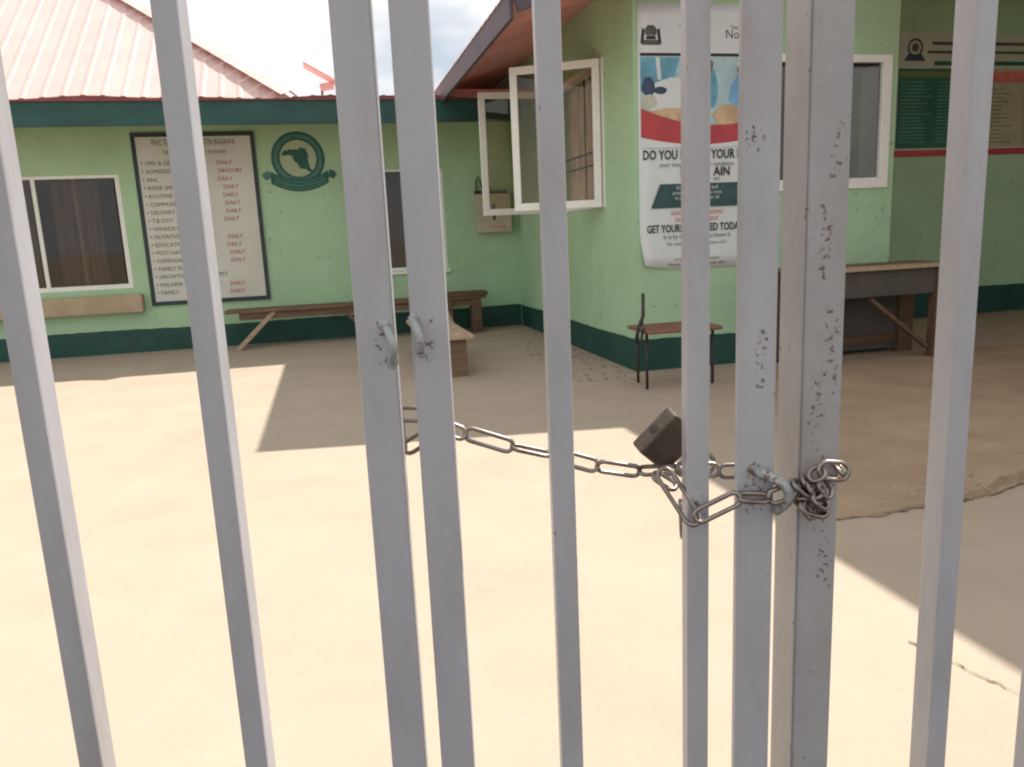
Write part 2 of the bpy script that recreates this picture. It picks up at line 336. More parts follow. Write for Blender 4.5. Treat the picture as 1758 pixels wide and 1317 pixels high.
def curtain(parent, x0, x1, y, z0, z1, m, amp=0.03, wl=0.12, n=60, axis='x'):
    mb = MB()
    ph = random.random() * 6
    for i in range(n):
        for t in (i, i + 1):
            pass
    xs = [x0 + (x1 - x0) * i / n for i in range(n + 1)]
    ys = [y + amp * math.sin(x / wl * 6.28 + ph + 1.3 * math.sin(x * 7)) for x in xs]
    i0 = len(mb.v)
    for x, yy in zip(xs, ys):
        for z in (z0, z1):
            mb.v.append((x, yy, z) if axis == 'x' else (yy, x, z))
    for i in range(n): a = i0 + 2 * i; mb.f.append((a, a + 2, a + 3, a + 1))
    o = mb.build('curtain', m, parent, smooth=True); return o
curtain(lb, -3.75 - ox, -3.25 - ox, 0.17, 0.8, 2.05, 'curtain2')
curtain(lb, -3.05 - ox, -2.55 - ox, 0.19, 0.8, 2.03, 'curtain2', amp=0.03)
MB().box(-2.80 - ox, -2.77 - ox, 0.16, 0.19, 0.80, 2.05).build('window_post', 'sill', lb)
# fascia and sheet edge
MB().box(LU0 - .5 - ox, 2.35 - ox, EV - oy - .03, EV - oy, 2.485, 2.735).build('fascia', 'fascia', lb, bevel=0.004)
def rib_h(x):                     # box-rib roofing profile
    t = (x % 0.19) / 0.19
    return 0.009 if t < 0.16 else (0.009 * (1 - (t - .16) / .08) if t < .24 else (0.0 if t < .92 else 0.009 * (t - .92) / .08))
HC = -0.232; PITCH = 0.78; EZ = 2.765; RIDGE_T = 4.4
cosr = math.sqrt(1 + PITCH ** 2)
def sag(u): return 0.012 * math.sin(u * 2.1) + 0.008 * math.sin(u * 5.3 + 1) - 0.05 * max(0, (-u - 2.2)) ** 1.3 * 0.3
def roof_sheet(parent, u0, u1):
    mb = MB(); us = []; n = int((u1 - u0) / 0.0158); us = [u0 + (u1 - u0) * i / n for i in range(n + 1)]
    top = []; 
    for u in us:
        tmax = max(0.0, min(RIDGE_T, HC - u)); h = rib_h(u)
        pts = []
        for k in range(3):
            t = tmax * k / 2
            pts.append((u - ox, EV - 0.06 + t - oy, EZ + PITCH * t + h + sag(u) * (1 - k / 2)))
        top.append(pts)
    i0 = len(mb.v)
    for pts in top: mb.v += pts
    for i in range(n):
        for k in range(2): a = i0 + i * 3 + k; mb.f.append((a, a + 3, a + 4, a + 1))
    o = mb.build('roof_sheet', 'roof', parent)
    sd = o.modifiers.new('solid', 'SOLIDIFY'); sd.thickness = 0.006; sd.offset = -1
    return o
rf = subempty('roof', lb)
u = LU0 - 0.5
while u < HC - 0.02:
    roof_sheet(rf, u, min(u + 0.76, HC)); u += 0.76
# right hip face, back faces (seen edge-on only)
mb = MB(); c0 = (HC - ox, EV - .06 - oy, EZ); c1 = (HC - RIDGE_T - ox, EV - .06 + RIDGE_T - oy, EZ + PITCH * RIDGE_T); c2 = (HC - ox, EV - .06 + 2 * RIDGE_T - oy, EZ)
mb.quad(c0, c2, c1); L0 = (LU0 - .5 - ox, EV - .06 + RIDGE_T - oy, c1[2]); L1 = (LU0 - .5 - ox, EV - .06 + 2 * RIDGE_T - oy, EZ)
mb.quad(c1, c2, L1, L0); mb.build('hip_slope', 'roof', rf)
# hip cap: folded strip riding on the ribs
mb = MB(); n = 34
a = Vector(c0) + Vector((0.02, -.02, 0)); b = Vector(c1); dirv = (b - a).normalized()
for k in range(n):
    p = a + (b - a) * (k / n); q = a + (b - a) * ((k + 0.97) / n); z = Vector((0, 0, 0.052)); 
    wl_ = Vector((-0.10, -0.10, -0.055)); wr_ = Vector((0.16, 0.16, -0.10))
    mb.quad(p + z + wl_, q + z + wl_, q + z, p + z); mb.quad(p + z, q + z, q + z + wr_, p + z + wr_)
o = mb.build('hip_cap', 'cap', rf); sd = o.modifiers.new('solid', 'SOLIDIFY'); sd.thickness = 0.004
# dark edge of the sheets above the fascia, low link roof towards the wing
mb = MB(); us = [LU0 - .5 + i * 0.0475 for i in range(int((2.35 - LU0 + .5) / 0.0475) + 1)]; i0 = len(mb.v)
for u in us:
    zt = EZ + rib_h(u) * 0.9 + sag(u) - 0.007
    mb.v += [(u - ox, EV - oy - 0.05, 2.73), (u - ox, EV - oy - 0.05, zt)]
for i in range(len(us) - 1): a = i0 + 2 * i; mb.f.append((a, a + 2, a + 3, a + 1))
o = mb.build('sheet_edge', 'roofedge', lb); sd = o.modifiers.new('solid', 'SOLIDIFY'); sd.thickness = 0.012
mb = MB(); us = [HC + i * 0.0158 for i in range(int((2.42 - HC) / 0.0158) + 1)]; i0 = len(mb.v)
for u in us:
    zt = EZ + rib_h(u) + sag(u)
    mb.v += [(u - ox, EV - oy - 0.06, zt), (u - ox, EV - oy + 3.0, zt + 0.12)]
for i in range(len(us) - 1): a = i0 + 2 * i; mb.f.append((a, a + 2, a + 3, a + 1))
o = mb.build('link_roof', 'roof', rf); sd = o.modifiers.new('solid', 'SOLIDIFY'); sd.thickness = 0.005; sd.offset = -1

# round seal painted on the wall
em = subempty('painted_seal', lb); em.location = (0, 0, 0)
ex, ez = -0.222 - ox, 2.215
mb = MB(); ring(mb, ex, ez, 0.0, 0.24, -0.002); mb.build('seal_field', 'eml', em)
mb = MB(); ring(mb, ex, ez, 0.285, 0.315, -0.003); ring(mb, ex, ez, 0.215, 0.24, -0.003); mb.build('seal_ring', 'emg', em)
mb = MB(); ring(mb, ex, ez, 0.24, 0.285, -0.0025); mb.build('seal_band', 'emg2', em)
MAPP = [(-.19, .05), (-.15, .10), (-.12, .09), (-.10, .11), (-.07, .10), (-.02, .105), (.01, .10), (.03, .13), (.06, .115), (.085, .12), (.10, .09), (.12, .03), (.11, -.01), (.12, -.06), (.125, -.10), (.15, -.14), (.14, -.165), (.10, -.15), (.085, -.125), (.03, -.12), (.0, -.10), (-.01, -.06), (-.045, -.03), (-.06, .0), (-.07, .03), (-.10, .04), (-.14, .035), (-.17, .03)]
MB().poly([(ex + x * 1.02, ez + z * 1.02) for x, z in MAPP], -0.004).build('seal_map', 'emg', em)
# ribbon under the ring
mb = MB(); n = 24
def rib(x): return ez - 0.315 + 0.10 * (x / 0.34) ** 2
for k in range(n):
    xa = -0.34 + 0.68 * k / n; xb = -0.34 + 0.68 * (k + 1) / n
    mb.quad((ex + xa, -.0045, rib(xa) - .075), (ex + xb, -.0045, rib(xb) - .075), (ex + xb, -.0045, rib(xb) + .07), (ex + xa, -.0045, rib(xa) + .07))
mb.build('seal_ribbon', 'emg', em)
mb = MB()
for off, hh in ((.035, .008), (-.045, .008), (-.005, .014)):
    for k in range(n):
        xa = -0.30 + 0.60 * k / n; xb = -0.30 + 0.60 * (k + .8) / n
        mb.quad((ex + xa, -.0055, rib(xa) + off - hh), (ex + xb, -.0055, rib(xb) + off - hh), (ex + xb, -.0055, rib(xb) + off + hh), (ex + xa, -.0055, rib(xa) + off + hh))
for s in (-1, 1):
    pts = [(s * .33, -.20), (s * .40, -.23), (s * .455, -.155), (s * .43, -.17), (s * .42, -.14), (s * .36, -.115)]
    if s < 0: pts = pts[::-1]
    MB().poly([(ex + x, ez + z - 0.02) for x, z in pts], -0.005).build('ribbon_tail', 'emg2' if s < 0 else 'emg', em)
mb.build('ribbon_line', 'emg2', em)
t_ = []
for k in range(26):
    pass
# tilted red panel on a post behind the low roof
dp = thing('roof_panel', 'small tilted red panel on a thin post behind the low roof', 'panel', 0.15, 11.5)
MB().tube([(0, 0, 2.85), (0, 0, 3.32)], 0.016).build('post', 'iron', dp)
mb = MB().beam((-0.22, 0, 3.60), (0.24, 0, 3.34), 0.3, 0.025); mb.build('panel', 'dish', dp, bevel=0.004)
MB().beam((-.02, 0, 3.30), (0.16, 0, 3.33), 0.10, 0.09).build('bracket', 'dish', dp, bevel=0.01)

# ------------------------------------------------------------------ right wing
FV = 6.05; WU = 2.5; PX = 4.94; RV = 7.8
wx, wy = 2.5, FV
wb = thing('clinic_wing', 'pale green gabled wing with red soffit, open casements and veranda on the right', 'building', wx, wy)
cas = (6.73, 8.38, 1.40, 2.68); win3 = (3.66, 4.875, 1.455, 2.56)
EU, EWZ, RP = 1.45, 2.9, 0.323
mb = MB()
wall_holes(mb, 0, 9.0, 0, 0.2, 0, 3.2, [(cas[0] - wy, cas[1] - wy, cas[2], cas[3])], axis='y')
wall_holes(mb, 0.2, PX - wx, 0, 0.2, 0, 3.2, [(win3[0] - wx, win3[1] - wx, win3[2], win3[3])])
mb.box(PX - .2 - wx, PX - wx, 0.2, RV - wy, 0, 3.2)
mb.box(PX - .2 - wx, 12 - wx, RV - wy, RV + .2 - wy, 0, 4.0)
mb.build('wall', 'wall', wb)
rz = lambda u_: EWZ + RP * (u_ - EU)
mb = MB(); mb.prism([(0, 3.2), (2.44, 3.2), (2.44, 3.5), (4.5, 3.5), (4.5, rz(7.0) - .06), (0, rz(2.5) - .06)], 0.0, 0.2); mb.prism([(4.5, 3.5), (9.5, 3.5), (9.5, rz(2.0) - .06), (4.5, rz(7.0) - .06)], 0.0, 0.2); mb.build('gable', 'wall', wb)
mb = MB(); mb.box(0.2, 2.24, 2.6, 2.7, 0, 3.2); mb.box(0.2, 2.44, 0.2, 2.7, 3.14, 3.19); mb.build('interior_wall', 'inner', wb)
skirt_strip(wb, -.012, LW - wy - .02, -.012, -.001, .27, 'y', 2)
skirt_strip(wb, 0.0, PX + .012 - wx, -.012, -.001, .272, 'x', 3)
MB().box(PX - wx + .001, PX - wx + .018, .0, RV - wy - .02, 0, .275).build('skirting', 'skirt', wb, bevel=0.004)
skirt_strip(wb, PX - wx + .02, 12 - wx, RV - wy - .012, RV - wy - .001, .33, 'x', 4)
# window beside the poster
wn = sliding_window(wb, win3[0] - wx, win3[1] - wx, win3[2], win3[3], [4.26 - wx], fw=0.09, y=-0.02)
# casement opening with fixed frame, burglar bars and curtain
cw = subempty('casement_window', wb)
a0, a1 = cas[0] - wy, cas[1] - wy
mb = MB(); mb.box(-.012, .08, a0, a1, cas[2], cas[2] + .05); mb.box(-.012, .08, a0, a1, cas[3] - .05, cas[3]); mb.box(-.012, .08, a0, a0 + .05, cas[2] + .05, cas[3] - .05); mb.box(-.012, .08, a1 - .05, a1, cas[2] + .05, cas[3] - .05)
mb.build('frame', 'white', cw, bevel=0.004)
for z in (1.82, 1.94): MB().box(.09, .105, a0 + .01, a1 - .01, z - .009, z + .009).build('burglar_bar', 'iron', cw)
for k in range(1): y_ = a0 + .8; MB().box(.092, .103, y_, y_ + .012, cas[2], cas[3]).build('burglar_bar', 'iron', cw)
curtain(wb, a0 - .1, a1 + .1, 0.225, 1.3, 2.8, 'curtain', amp=0.025, wl=0.085, n=160, axis='y')
def leaf(px, py, ang, L_):
    lf = subempty('casement_leaf', wb); lf.location = (px, py, 0); lf.rotation_euler = (0, 0, ang)
    z0, z1, fw_ = 1.405, 2.675, 0.068
    mb = MB(); mb.box(0, L_, -.02, .02, z0, z0 + fw_); mb.box(0, L_, -.02, .02, z1 - fw_, z1); mb.box(0, fw_, -.02, .02, z0 + fw_, z1 - fw_); mb.box(L_ - fw_, L_, -.02, .02, z0 + fw_, z1 - fw_)
    mb.build('frame', 'white', lf, bevel=0.004)
    MB().box(fw_ - .01, L_ - fw_ + .01, -.003, .003, z0 + fw_ - .01, z1 - fw_ + .01).build('pane', 'gclear', lf)
    MB().box(L_ - .05, L_ - .03, -.045, -.02, 1.95, 2.05).build('latch', 'steel', lf, bevel=0.003)
    return lf
# leaf directions measured in the world, turned into wing axes
leaf(-.02, 6.77 - wy, math.atan2(0.23, -0.79) - TH, 0.82)
lf2 = leaf(-.02, 8.34 - wy, math.atan2(-0.16, -0.74) - TH, 0.78)
MB().beam((0.5, -.03, 2.02), (0.75, -.05, 2.03), .012, .012).build('stay', 'white', lf2)
# roof: two sheeted slopes, soffit panels, fascia
RF, RB = 5.69, 15.5
wr = subempty('roof', wb)
def wroof(u0, u1, name='roof_sheet', zo=0.0):
    mb = MB(); n = 40; y0 = RF - wy; 
    vs = [RF + (RB - RF) * i / 520 for i in range(521)]; i0 = 0
    for v_ in vs:
        h = rib_h(v_)
        for uu in (u0, u1): mb.v.append((uu - wx, v_ - wy, (rz(uu) if uu <= 7 else rz(14 - uu)) + h + zo))
    for i in range(520): a = 2 * i; mb.f.append((a, a + 1, a + 3, a + 2))
    o = mb.build(name, 'roof', wr); sd = o.modifiers.new('solid', 'SOLIDIFY'); sd.thickness = 0.006; return o
wroof(EU - .04, 7.0); wroof(7.0, 12.55)
v0 = RF
while v0 < 15.4:
    v1 = min(v0 + 1.22, 15.4)
    mb = MB(); mb.quad((EU - wx, v0 - wy, rz(EU) - .035), (EU - wx, v1 - .008 - wy, rz(EU) - .035), (7.0 - wx, v1 - .008 - wy, rz(7) - .035), (7 - wx, v0 - wy, rz(7) - .035))
    o = mb.build('soffit_panel', 'soffit', wr); sd = o.modifiers.new('solid', 'SOLIDIFY'); sd.thickness = 0.008; v0 += 1.22
MB().box(EU - .03 - wx, EU - wx, RF - wy, 9.45 - wy, 2.70, 2.905).build('fascia', 'wfascia', wr, bevel=0.004)
MB().beam((EU - wx, RF - wy - .02, rz(EU) - .07), (7.0 - wx, RF - wy - .02, rz(7) - .07), .03, .18).build('barge_board', 'wfascia', wr)
MB().beam((7.0 - wx, RF - wy - .02, rz(7) - .07), (12.5 - wx, RF - wy - .02, rz(1.5) - .07), .03, .18).build('barge_board', 'wfascia', wr)
MB().box(EU + .02 - wx, 2.5 - wx, 9.2 - wy, 9.24 - wy, 2.74, 2.86).build('rafter', 'soffit', wr)
# porch roof running forward from the wing, above the frame
pz = 3.56
mb = MB()
for i in range(1): mb.box(4.077 - wx, 12.5 - wx, 1.4 - wy, 6.0 - wy, pz, pz + .05)
mb.build('porch_roof', 'soffit', wb)
MB().box(10.6 - wx, 10.8 - wx, 1.75 - wy, RV - wy - .02, 0, pz).build('added_shade_side', 'wall', wb)  # unseen end wall, added to darken the veranda recess
MB().box(5.2 - wx, 10.58 - wx, 1.63 - wy, 1.72 - wy, 0, 1.2).build('added_shade_screen', 'wall', wb)  # unseen low wall, added only to keep light out of the porch
for pu in (4.3,): MB().box(pu - wx, pu + .14 - wx, 1.6 - wy, 1.74 - wy, 0, pz).build('porch_post', 'wall', wb, bevel=.01)
MB().box(4.1 - wx, 12.4 - wx, 1.6 - wy, 1.74 - wy, pz - .16, pz).build('porch_beam', 'wfascia', wb)

# ------------------------------------------------------------------ service board on the left wall
B0, B1, BZ0, BZ1 = -2.07, -0.705, 0.545, 2.535
sb = thing('notice_board', 'tall white painted service list board with dark border beside the round green seal', 'notice board', B0, LW - 0.004, BZ0)
BW, BH = B1 - B0, BZ1 - BZ0
MB().box(0, BW, -.018, -.001, 0, BH).build('panel', 'board', sb)
mb = MB(); e = .048; mb.box(0, BW, -.024, -.0185, 0, e); mb.box(0, BW, -.024, -.0185, BH - e, BH); mb.box(0, e, -.024, -.0185, e, BH - e); mb.box(BW - e, BW, -.024, -.0185, e, BH - e); mb.build('border', 'boardedge', sb, bevel=.002)
rows = [("OPD & GENERAL", "DAILY"), ("ADMISSION", "24HOURS"), ("ANC", "DAILY"), ("REFER SPECIALTY", "DAILY"), ("ROUTINE IMMUNIZTN", "DAILY"), ("COMMUNITY SERVICE", "DAILY"), ("DELIVERY", "DAILY"), ("T.B DOT", "DAILY"), ("HIV/AIDS EDUCATION", ""), ("NUTRITION", "DAILY"), ("EDUCATION", "DAILY"), ("POST-NATAL", "DAILY"), ("DISPENSARY", "DAILY"), ("FAMILY PLAN SERVICES", ""), ("GROWTH MONITOR & EPI'S", ""), ("MALARIA WARD", "DAILY"), ("FAMILY", "DAILY")]
it = [("PHC T/GIDA KAFA S/GTN BASAWA", BW / 2, BH - .145, .098, 'CENTER', .60)]; lt2 = [("OPERATION DAYS AND 24 HOURS", BW / 2, BH - .245, .062, 'CENTER', .72)]; rd = []
for k, (a, b) in enumerate(rows):
    z = BH - .365 - k * .0935
    it.append(("\u2022", .075, z, .075, 'LEFT', 1)); it.append((a, .12, z, .066, 'LEFT', .93))
    if b: rd.append((b, .90 + .06 * random.random(), z - .004 - (.02 if k > 8 else 0), .066, 'LEFT', .95))
lettering('lettering', it, 'ink', sb, -.021, .0); lettering('lettering', lt2, 'ink', sb, -.021); lettering('lettering', rd, 'red', sb, -.021, .004)
# meter box
mt = thing('meter_box', 'beige electric meter box with dark top fixed to the wall near the inner corner', 'meter box', 1.93, LW - .002, 1.23)
MB().box(0, .45, -.11, -.001, 0, .49).build('case', 'box', mt, bevel=.008)
MB().box(-.01, .40, -.13, -.001, .495, .53).build('top_ledge', 'iron', mt, bevel=.003)
MB().box(.10, .36, -.116, -.1105, .12, .40).build('door', 'box', mt, bevel=.002)
MB().box(.32, .345, -.120, -.1165, .22, .30).build('keyhole_plate', 'iron', mt)
MB().box(.20, .24, -.119, -.1165, .16, .36).build('dark_slot', 'ink', mt)
lettering('lettering', [("DANGER", .16, .05, .06, 'LEFT', .9)], 'pinkink', mt, -.1125)
MB().tube([(.02, -.02, .53), (.02, -.03, .66), (.045, -.03, .72), (.07, -.03, .66), (.10, -.02, .55)], .008).build('cable', 'iron', mt, smooth=True)

# ------------------------------------------------------------------ poster on the wing corner
PU0, PU1, PZ0, PZ1 = 2.535, 3.56, 0.845, 2.935
po = thing('poster', 'long white health poster with red swoosh and blue photo on the wing front', 'poster', PU0, FV - .003, PZ0)
PW, PH = PU1 - PU0, PZ1 - PZ0
mb = MB(); nx, nzz = 10, 20; i0 = 0
for j in range(nzz + 1):
    for i in range(nx + 1):
        x = PW * i / nx; z = PH * j / nzz
        cur = 0.03 * max(0, 1 - (x + z) / 0.28)
        mb.v.append((x + cur, -.004 - cur * 1.2, z + cur * 1.5))
for j in range(nzz):
    for i in range(nx): a = j * (nx + 1) + i; mb.f.append((a, a + 1, a + nx + 2, a + nx + 1))
o = mb.build('sheet', 'poster', po, smooth=True); sd = o.modifiers.new('solid', 'SOLIDIFY'); sd.thickness = .002
zc = lambda px: 2.556 - (px - 92) * .004577 - PZ0           # heights read along the poster
y = -.0065
MB().poly([(0.02, zc(96)), (PW - .02, zc(96)), (PW - .02, zc(91)), (0.02, zc(91))], y).build('rule', 'black', po)
pic = subempty('picture', po)
MB().poly([(0.02, zc(232)), (PW - .02, zc(232)), (PW - .02, zc(97)), (0.02, zc(97))], y).build('picture_ground', 'psky', pic)
MB().poly([(0.02, zc(155)), (.30, zc(140)), (.36, zc(98)), (0.02, zc(98))], y - .001).build('picture_curtain', 'pblue', pic)
MB().poly([(0.17, zc(135)), (.20, zc(135)), (.185, zc(98)), (0.15, zc(98))], y - .002).build('picture_stripe', 'poster', pic)
def blob(cx_, cz_, rx, rz_, m_, yy, n=14, j=.12):
    rr = random.Random(cx_ * 100 + cz_); pts = []
    for k in range(n): a = 2 * math.pi * k / n; q = 1 + rr.uniform(-j, j); pts.append((cx_ + rx * q * math.cos(a), cz_ + rz_ * q * math.sin(a)))
    MB().poly(pts, yy).build('picture_patch', m_, pic)
blob(.36, zc(165), .32, .16, 'poster', y - .002); blob(.09, zc(147), .06, .07, 'pnavy', y - .003); blob(.19, zc(153), .06, .028, 'pnavy', y - .003); blob(.09, zc(172), .07, .06, 'bannerp', y - .0035)
blob(.30, zc(195), .22, .06, 'pflesh', y - .003); blob(.93, zc(120), .06, .06, 'pskin', y - .003); blob(.93, zc(108), .065, .03, 'poster', y - .004); blob(.90, zc(158), .11, .13, 'pdress', y - .003)
blob(.78, zc(195), .13, .09, 'pflesh', y - .004); blob(.95, zc(192), .06, .05, 'pskin', y - .005); blob(.60, zc(150), .10, .17, 'pblue', y - .003); blob(.60, zc(112), .055, .06, 'pskin', y - .004)
top_, bot_ = [], []
for k in range(17):
    x = .02 + (PW - .04) * k / 16; t = k / 16
    top_.append((x, zc(183) - .30 * t * (1 - t) * 1.0 - .10 * t)); bot_.append((x, zc(232) - .20 * t * (1 - t) - .02 * t))
mb = MB()
for k in range(16): mb.quad((bot_[k][0], y - .006, bot_[k][1]), (bot_[k + 1][0], y - .006, bot_[k + 1][1]), (top_[k + 1][0], y - .006, top_[k + 1][1]), (top_[k][0], y - .006, top_[k][1]))
mb.build('red_swoosh', 'pred', po)
mb = MB()
for k in range(16): mb.quad((bot_[k][0], y - .005, zc(250)), (bot_[k + 1][0], y - .005, zc(250)), (bot_[k + 1][0], y - .005, bot_[k + 1][1]), (bot_[k][0], y - .005, bot_[k][1]))
mb.build('white_band', 'poster', po)
lettering('lettering', [("DO YOU KNOW YOUR HIV", PW / 2, zc(270), .105, 'CENTER', .74), ("KA", .36, zc(300), .11, 'LEFT', .9), ("AIN", .66, zc(300), .10, 'LEFT', .9), ("GET YOURSELF TESTED TODAY !", PW / 2, zc(398), .088, 'CENTER', .70)], 'black', po, y - .007, .02)
lettering('lettering', [("your immunity and the condition", PW / 2, zc(283), .05, 'CENTER', 1.0), ("K.M.", .38, zc(308), .045, 'LEFT', 1), ("ent", .66, zc(308), .045, 'LEFT', 1), ("It is by testing that you know it", PW / 2, zc(410), .052, 'CENTER', .93), ("for confidential care and more of it", PW / 2, zc(422), .038, 'CENTER', 1), ("treatment", PW / 2, zc(431), .036, 'CENTER', 1), ("visit the facility", PW / 2, zc(440), .036, 'CENTER', 1), ("or the nearest health centre", PW / 2, zc(450), .036, 'CENTER', 1), ("Ministry of Health in partnership office", PW / 2, zc(459), .034, 'CENTER', 1)], 'ink', po, y - .007)
MB().poly([(.10, zc(355)), (PW - .14, zc(355)), (PW - .05, zc(313)), (.18, zc(313))], y - .007).build('teal_panel', 'pteal', po)
lettering('lettering', [("Know your status and", PW / 2, zc(323), .042, 'CENTER', 1), ("protect the ones you love", PW / 2, zc(332), .042, 'CENTER', 1), ("it is free and safe for all", PW / 2, zc(341), .042, 'CENTER', 1), ("test now", PW / 2, zc(350), .042, 'CENTER', 1)], 'poster', po, y - .0085)
lettering('lettering', [("EARLY TESTING MEANS", PW / 2, zc(368), .05, 'CENTER', .9), ("EARLY TREATMENT", PW / 2, zc(380), .05, 'CENTER', .9)], 'pinkink', po, y - .007)
# crest and logos along the top
cr_ = subempty('crest', po)
MB().poly([(.07, zc(62)), (.16, zc(62)), (.165, zc(52)), (.14, zc(46)), (.09, zc(46)), (.065, zc(52))], y).build('crest_shield', 'ink', cr_)
MB().poly([(.035, zc(78)), (.195, zc(78)), (.18, zc(70)), (.05, zc(70))], y).build('crest_scroll', 'ink', cr_)
MB().poly([(.025, zc(76)), (.05, zc(76)), (.065, zc(54)), (.04, zc(50))], y).build('crest_horse', 'black', cr_); MB().poly([(.18, zc(76)), (.205, zc(76)), (.19, zc(50)), (.165, zc(54))], y).build('crest_horse', 'black', cr_)
MB().poly([(.07, zc(69)), (.16, zc(69)), (.15, zc(63)), (.08, zc(63))], y - .001).build('crest_base', 'black', cr_)
lettering('lettering', [("T", .36, zc(70), .17, 'LEFT', 1.1)], 'pdress', po, y, .02)
lettering('lettering', [("Now", .76, zc(66), .10, 'LEFT', .95), ("Test", .81, zc(50), .04, 'LEFT', .9)], 'ink', po, y)

# ------------------------------------------------------------------ wide banner on the recessed veranda wall
bn = thing('banner', 'wide green and cream information banner with red bottom stripe on veranda wall', 'banner', 6.33, RV - .003, 1.86)
MB().box(0, 2.6, -.012, -.001, 0, 1.33).build('sheet', 'bannerp', bn)
MB().box(.04, 1.02, -.016, -.0125, .09, .95).build('green_panel', 'bannerg', bn)
MB().box(.06, 1.00, -.018, -.0165, .86, .92).build('olive_heading', 'bannero', bn)
MB().box(1.08, 2.56, -.016, -.0125, .09, .95).build('beige_panel', 'bannerb', bn)
MB().box(1.10, 2.54, -.018, -.0165, .80, .92).build('red_heading', 'pinkink', bn)
MB().box(0, 2.6, -.016, -.0125, 0.0, .07).build('red_stripe', 'pred', bn)
mb = MB()
for k in range(18):
    z = .80 - k * .038; mb.box(.08, .08 + random.uniform(.25, .42), -.018, -.0165, z, z + .012); mb.box(.56, .56 + random.uniform(.2, .4), -.018, -.0165, z, z + .012)
tag(mb.build('text_lines', 'bannerl', bn), kind='stuff')
mb = MB()
for k in range(14): z = .72 - k * .045; mb.box(1.12, 1.12 + random.uniform(.3, .5), -.018, -.0165, z, z + .012); mb.box(1.75, 1.75 + random.uniform(.3, .7), -.018, -.0165, z, z + .012)
tag(mb.build('text_lines', 'bannero', bn), kind='stuff')
mb = MB(); ring(mb, .24, 1.17, .075, .10, -.014, n=24); ring(mb, .24, 1.17, 0, .045, -.014, n=16); mb.build('seal', 'ink', bn)
MB().poly([(.10, 1.03), (.38, 1.03), (.33, 1.10), (.15, 1.10)], -.014).build('seal_ribbon', 'pnavy', bn)
mb = MB(); mb.box(.46, 1.9, -.014, -.0125, 1.20, 1.235); mb.box(.40, 1.9, -.014, -.0125, 1.11, 1.14); mb.build('header_lines', 'ink', bn); MB().box(.50, 1.75, -.014, -.0125, .985, 1.03).build('header_bar', 'bannerg', bn)

# ------------------------------------------------------------------ furniture
b1 = thing('bench', 'long weathered wooden bench along the wall below the service board', 'bench', -1.2, 9.45)
for k in range(2): MB().box(0.0 + .02 * k, 3.1, .155 * k, .155 * k + .15, .43, .47).build('seat_plank', 'wood', b1, bevel=.006)
MB().box(.15, 2.95, .05, .08, .345, .428).build('apron', 'wood', b1, bevel=.004)
for (xa, xb) in ((.55, .10), (2.55, 2.72)):
    for yy in (.06, .25):
        MB().beam((xa, yy, .43), (xb, yy - .04 if yy < .1 else yy + .02, 0), .07, .05).build('leg', 'wood2' if yy < .1 else 'wood', b1, bevel=.004)
MB().beam((1.30, .07, .43), (1.62, .07, .12), .05, .035).build('brace', 'wood', b1); MB().beam((1.62, .1, .43), (1.62, .1, 0), .07, .06).build('leg', 'wood', b1)
b1b = thing('bench', 'short dark wooden bench standing against the wall near the inner corner', 'bench', 1.30, 9.42)
MB().box(0, .62, 0, .28, .47, .52).build('seat_plank', 'wood3', b1b, bevel=.006)
for xx in (.06, .42): MB().box(xx, xx + .12, .04, .24, 0, .468).build('leg', 'wood3', b1b, bevel=.006)
b2 = thing('bench', 'low pale-topped wooden bench end-on to the gate behind the second stile', 'bench', .76, 6.47)
MB().box(0, .20, 0, 1.62, .33, .365).build('seat_plank', 'wood2', b2, bevel=.005); MB().box(.206, .42, 0, 1.62, .33, .363).build('seat_plank', 'wood2', b2, bevel=.005)
for yy in (.06, 1.45): MB().box(.04, .36, yy, yy + .045, 0, .328).build('leg_board', 'wood', b2, bevel=.004)
MB().box(.20, .24, .11, 1.44, .14, .22).build('stretcher', 'wood', b2)
tb = thing('table', 'old wooden table with grey apron against the wing wall below the window', 'table', 3.72, 5.46)
for k in range(3): MB().box(-.03 + .01 * k, 1.43, .19 * k - .03, .19 * k + .155, .775, .805).build('top_plank', 'wood2' if k == 0 else 'wood', tb, bevel=.004)
MB().box(.10, 1.27, .02, .05, .56, .772).build('apron', 'greyply', tb); MB().box(.10, 1.27, .47, .50, .60, .772).build('apron', 'greyply', tb)
MB().box(1.29, 1.32, .10, .42, .58, .772).build('apron', 'wood3', tb)
for xx in (.0, 1.22):
    for yy in (.0, .42): MB().box(xx, xx + .15, yy, yy + .09, 0, .773).build('leg', 'wood3', tb, bevel=.004)
MB().beam((.62, .06, .54), (1.20, .06, .10), .05, .03).build('brace', 'wood3', tb)
MB().box(.16, 1.21, .44, .47, .10, .17).build('stretcher', 'wood3', tb)
MB().box(.10, 1.27, .455, .468, .04, .56).build('under_table_shade', 'greyply', tb)  # dark sheet added as the deep shade below the table top
ch = thing('chair', 'black metal chair with red-brown seat beside the wing corner', 'chair', 2.22, 5.20)
MB().box(.02, .62, .0, .42, .43, .46).build('seat', 'seat', ch, bevel=.012)
for (x_, y_) in ((.06, .13), (.60, .13), (.10, .40), (.60, .40)): MB().tube([(x_, y_, 0), (x_, y_, .43)], .012).build('leg', 'iron', ch, smooth=True)
MB().tube([(.0, .10, .36), (.02, .10, .47), (.0, .06, .44)], .011).build('bracket', 'iron', ch)
MB().tube([(-.03, .12, .36), (-.01, .12, .47), (.03, .12, .56), (.03, .12, .72)], .014).build('back_post', 'iron', ch, smooth=True)
MB().tube([(.10, .33, .43), (.115, .33, .56), (.118, .33, .71)], .012).build('back_post', 'iron', ch, smooth=True)
MB().tube([(.03, .12, .70), (.118, .33, .70)], .012).build('back_rail', 'iron', ch)

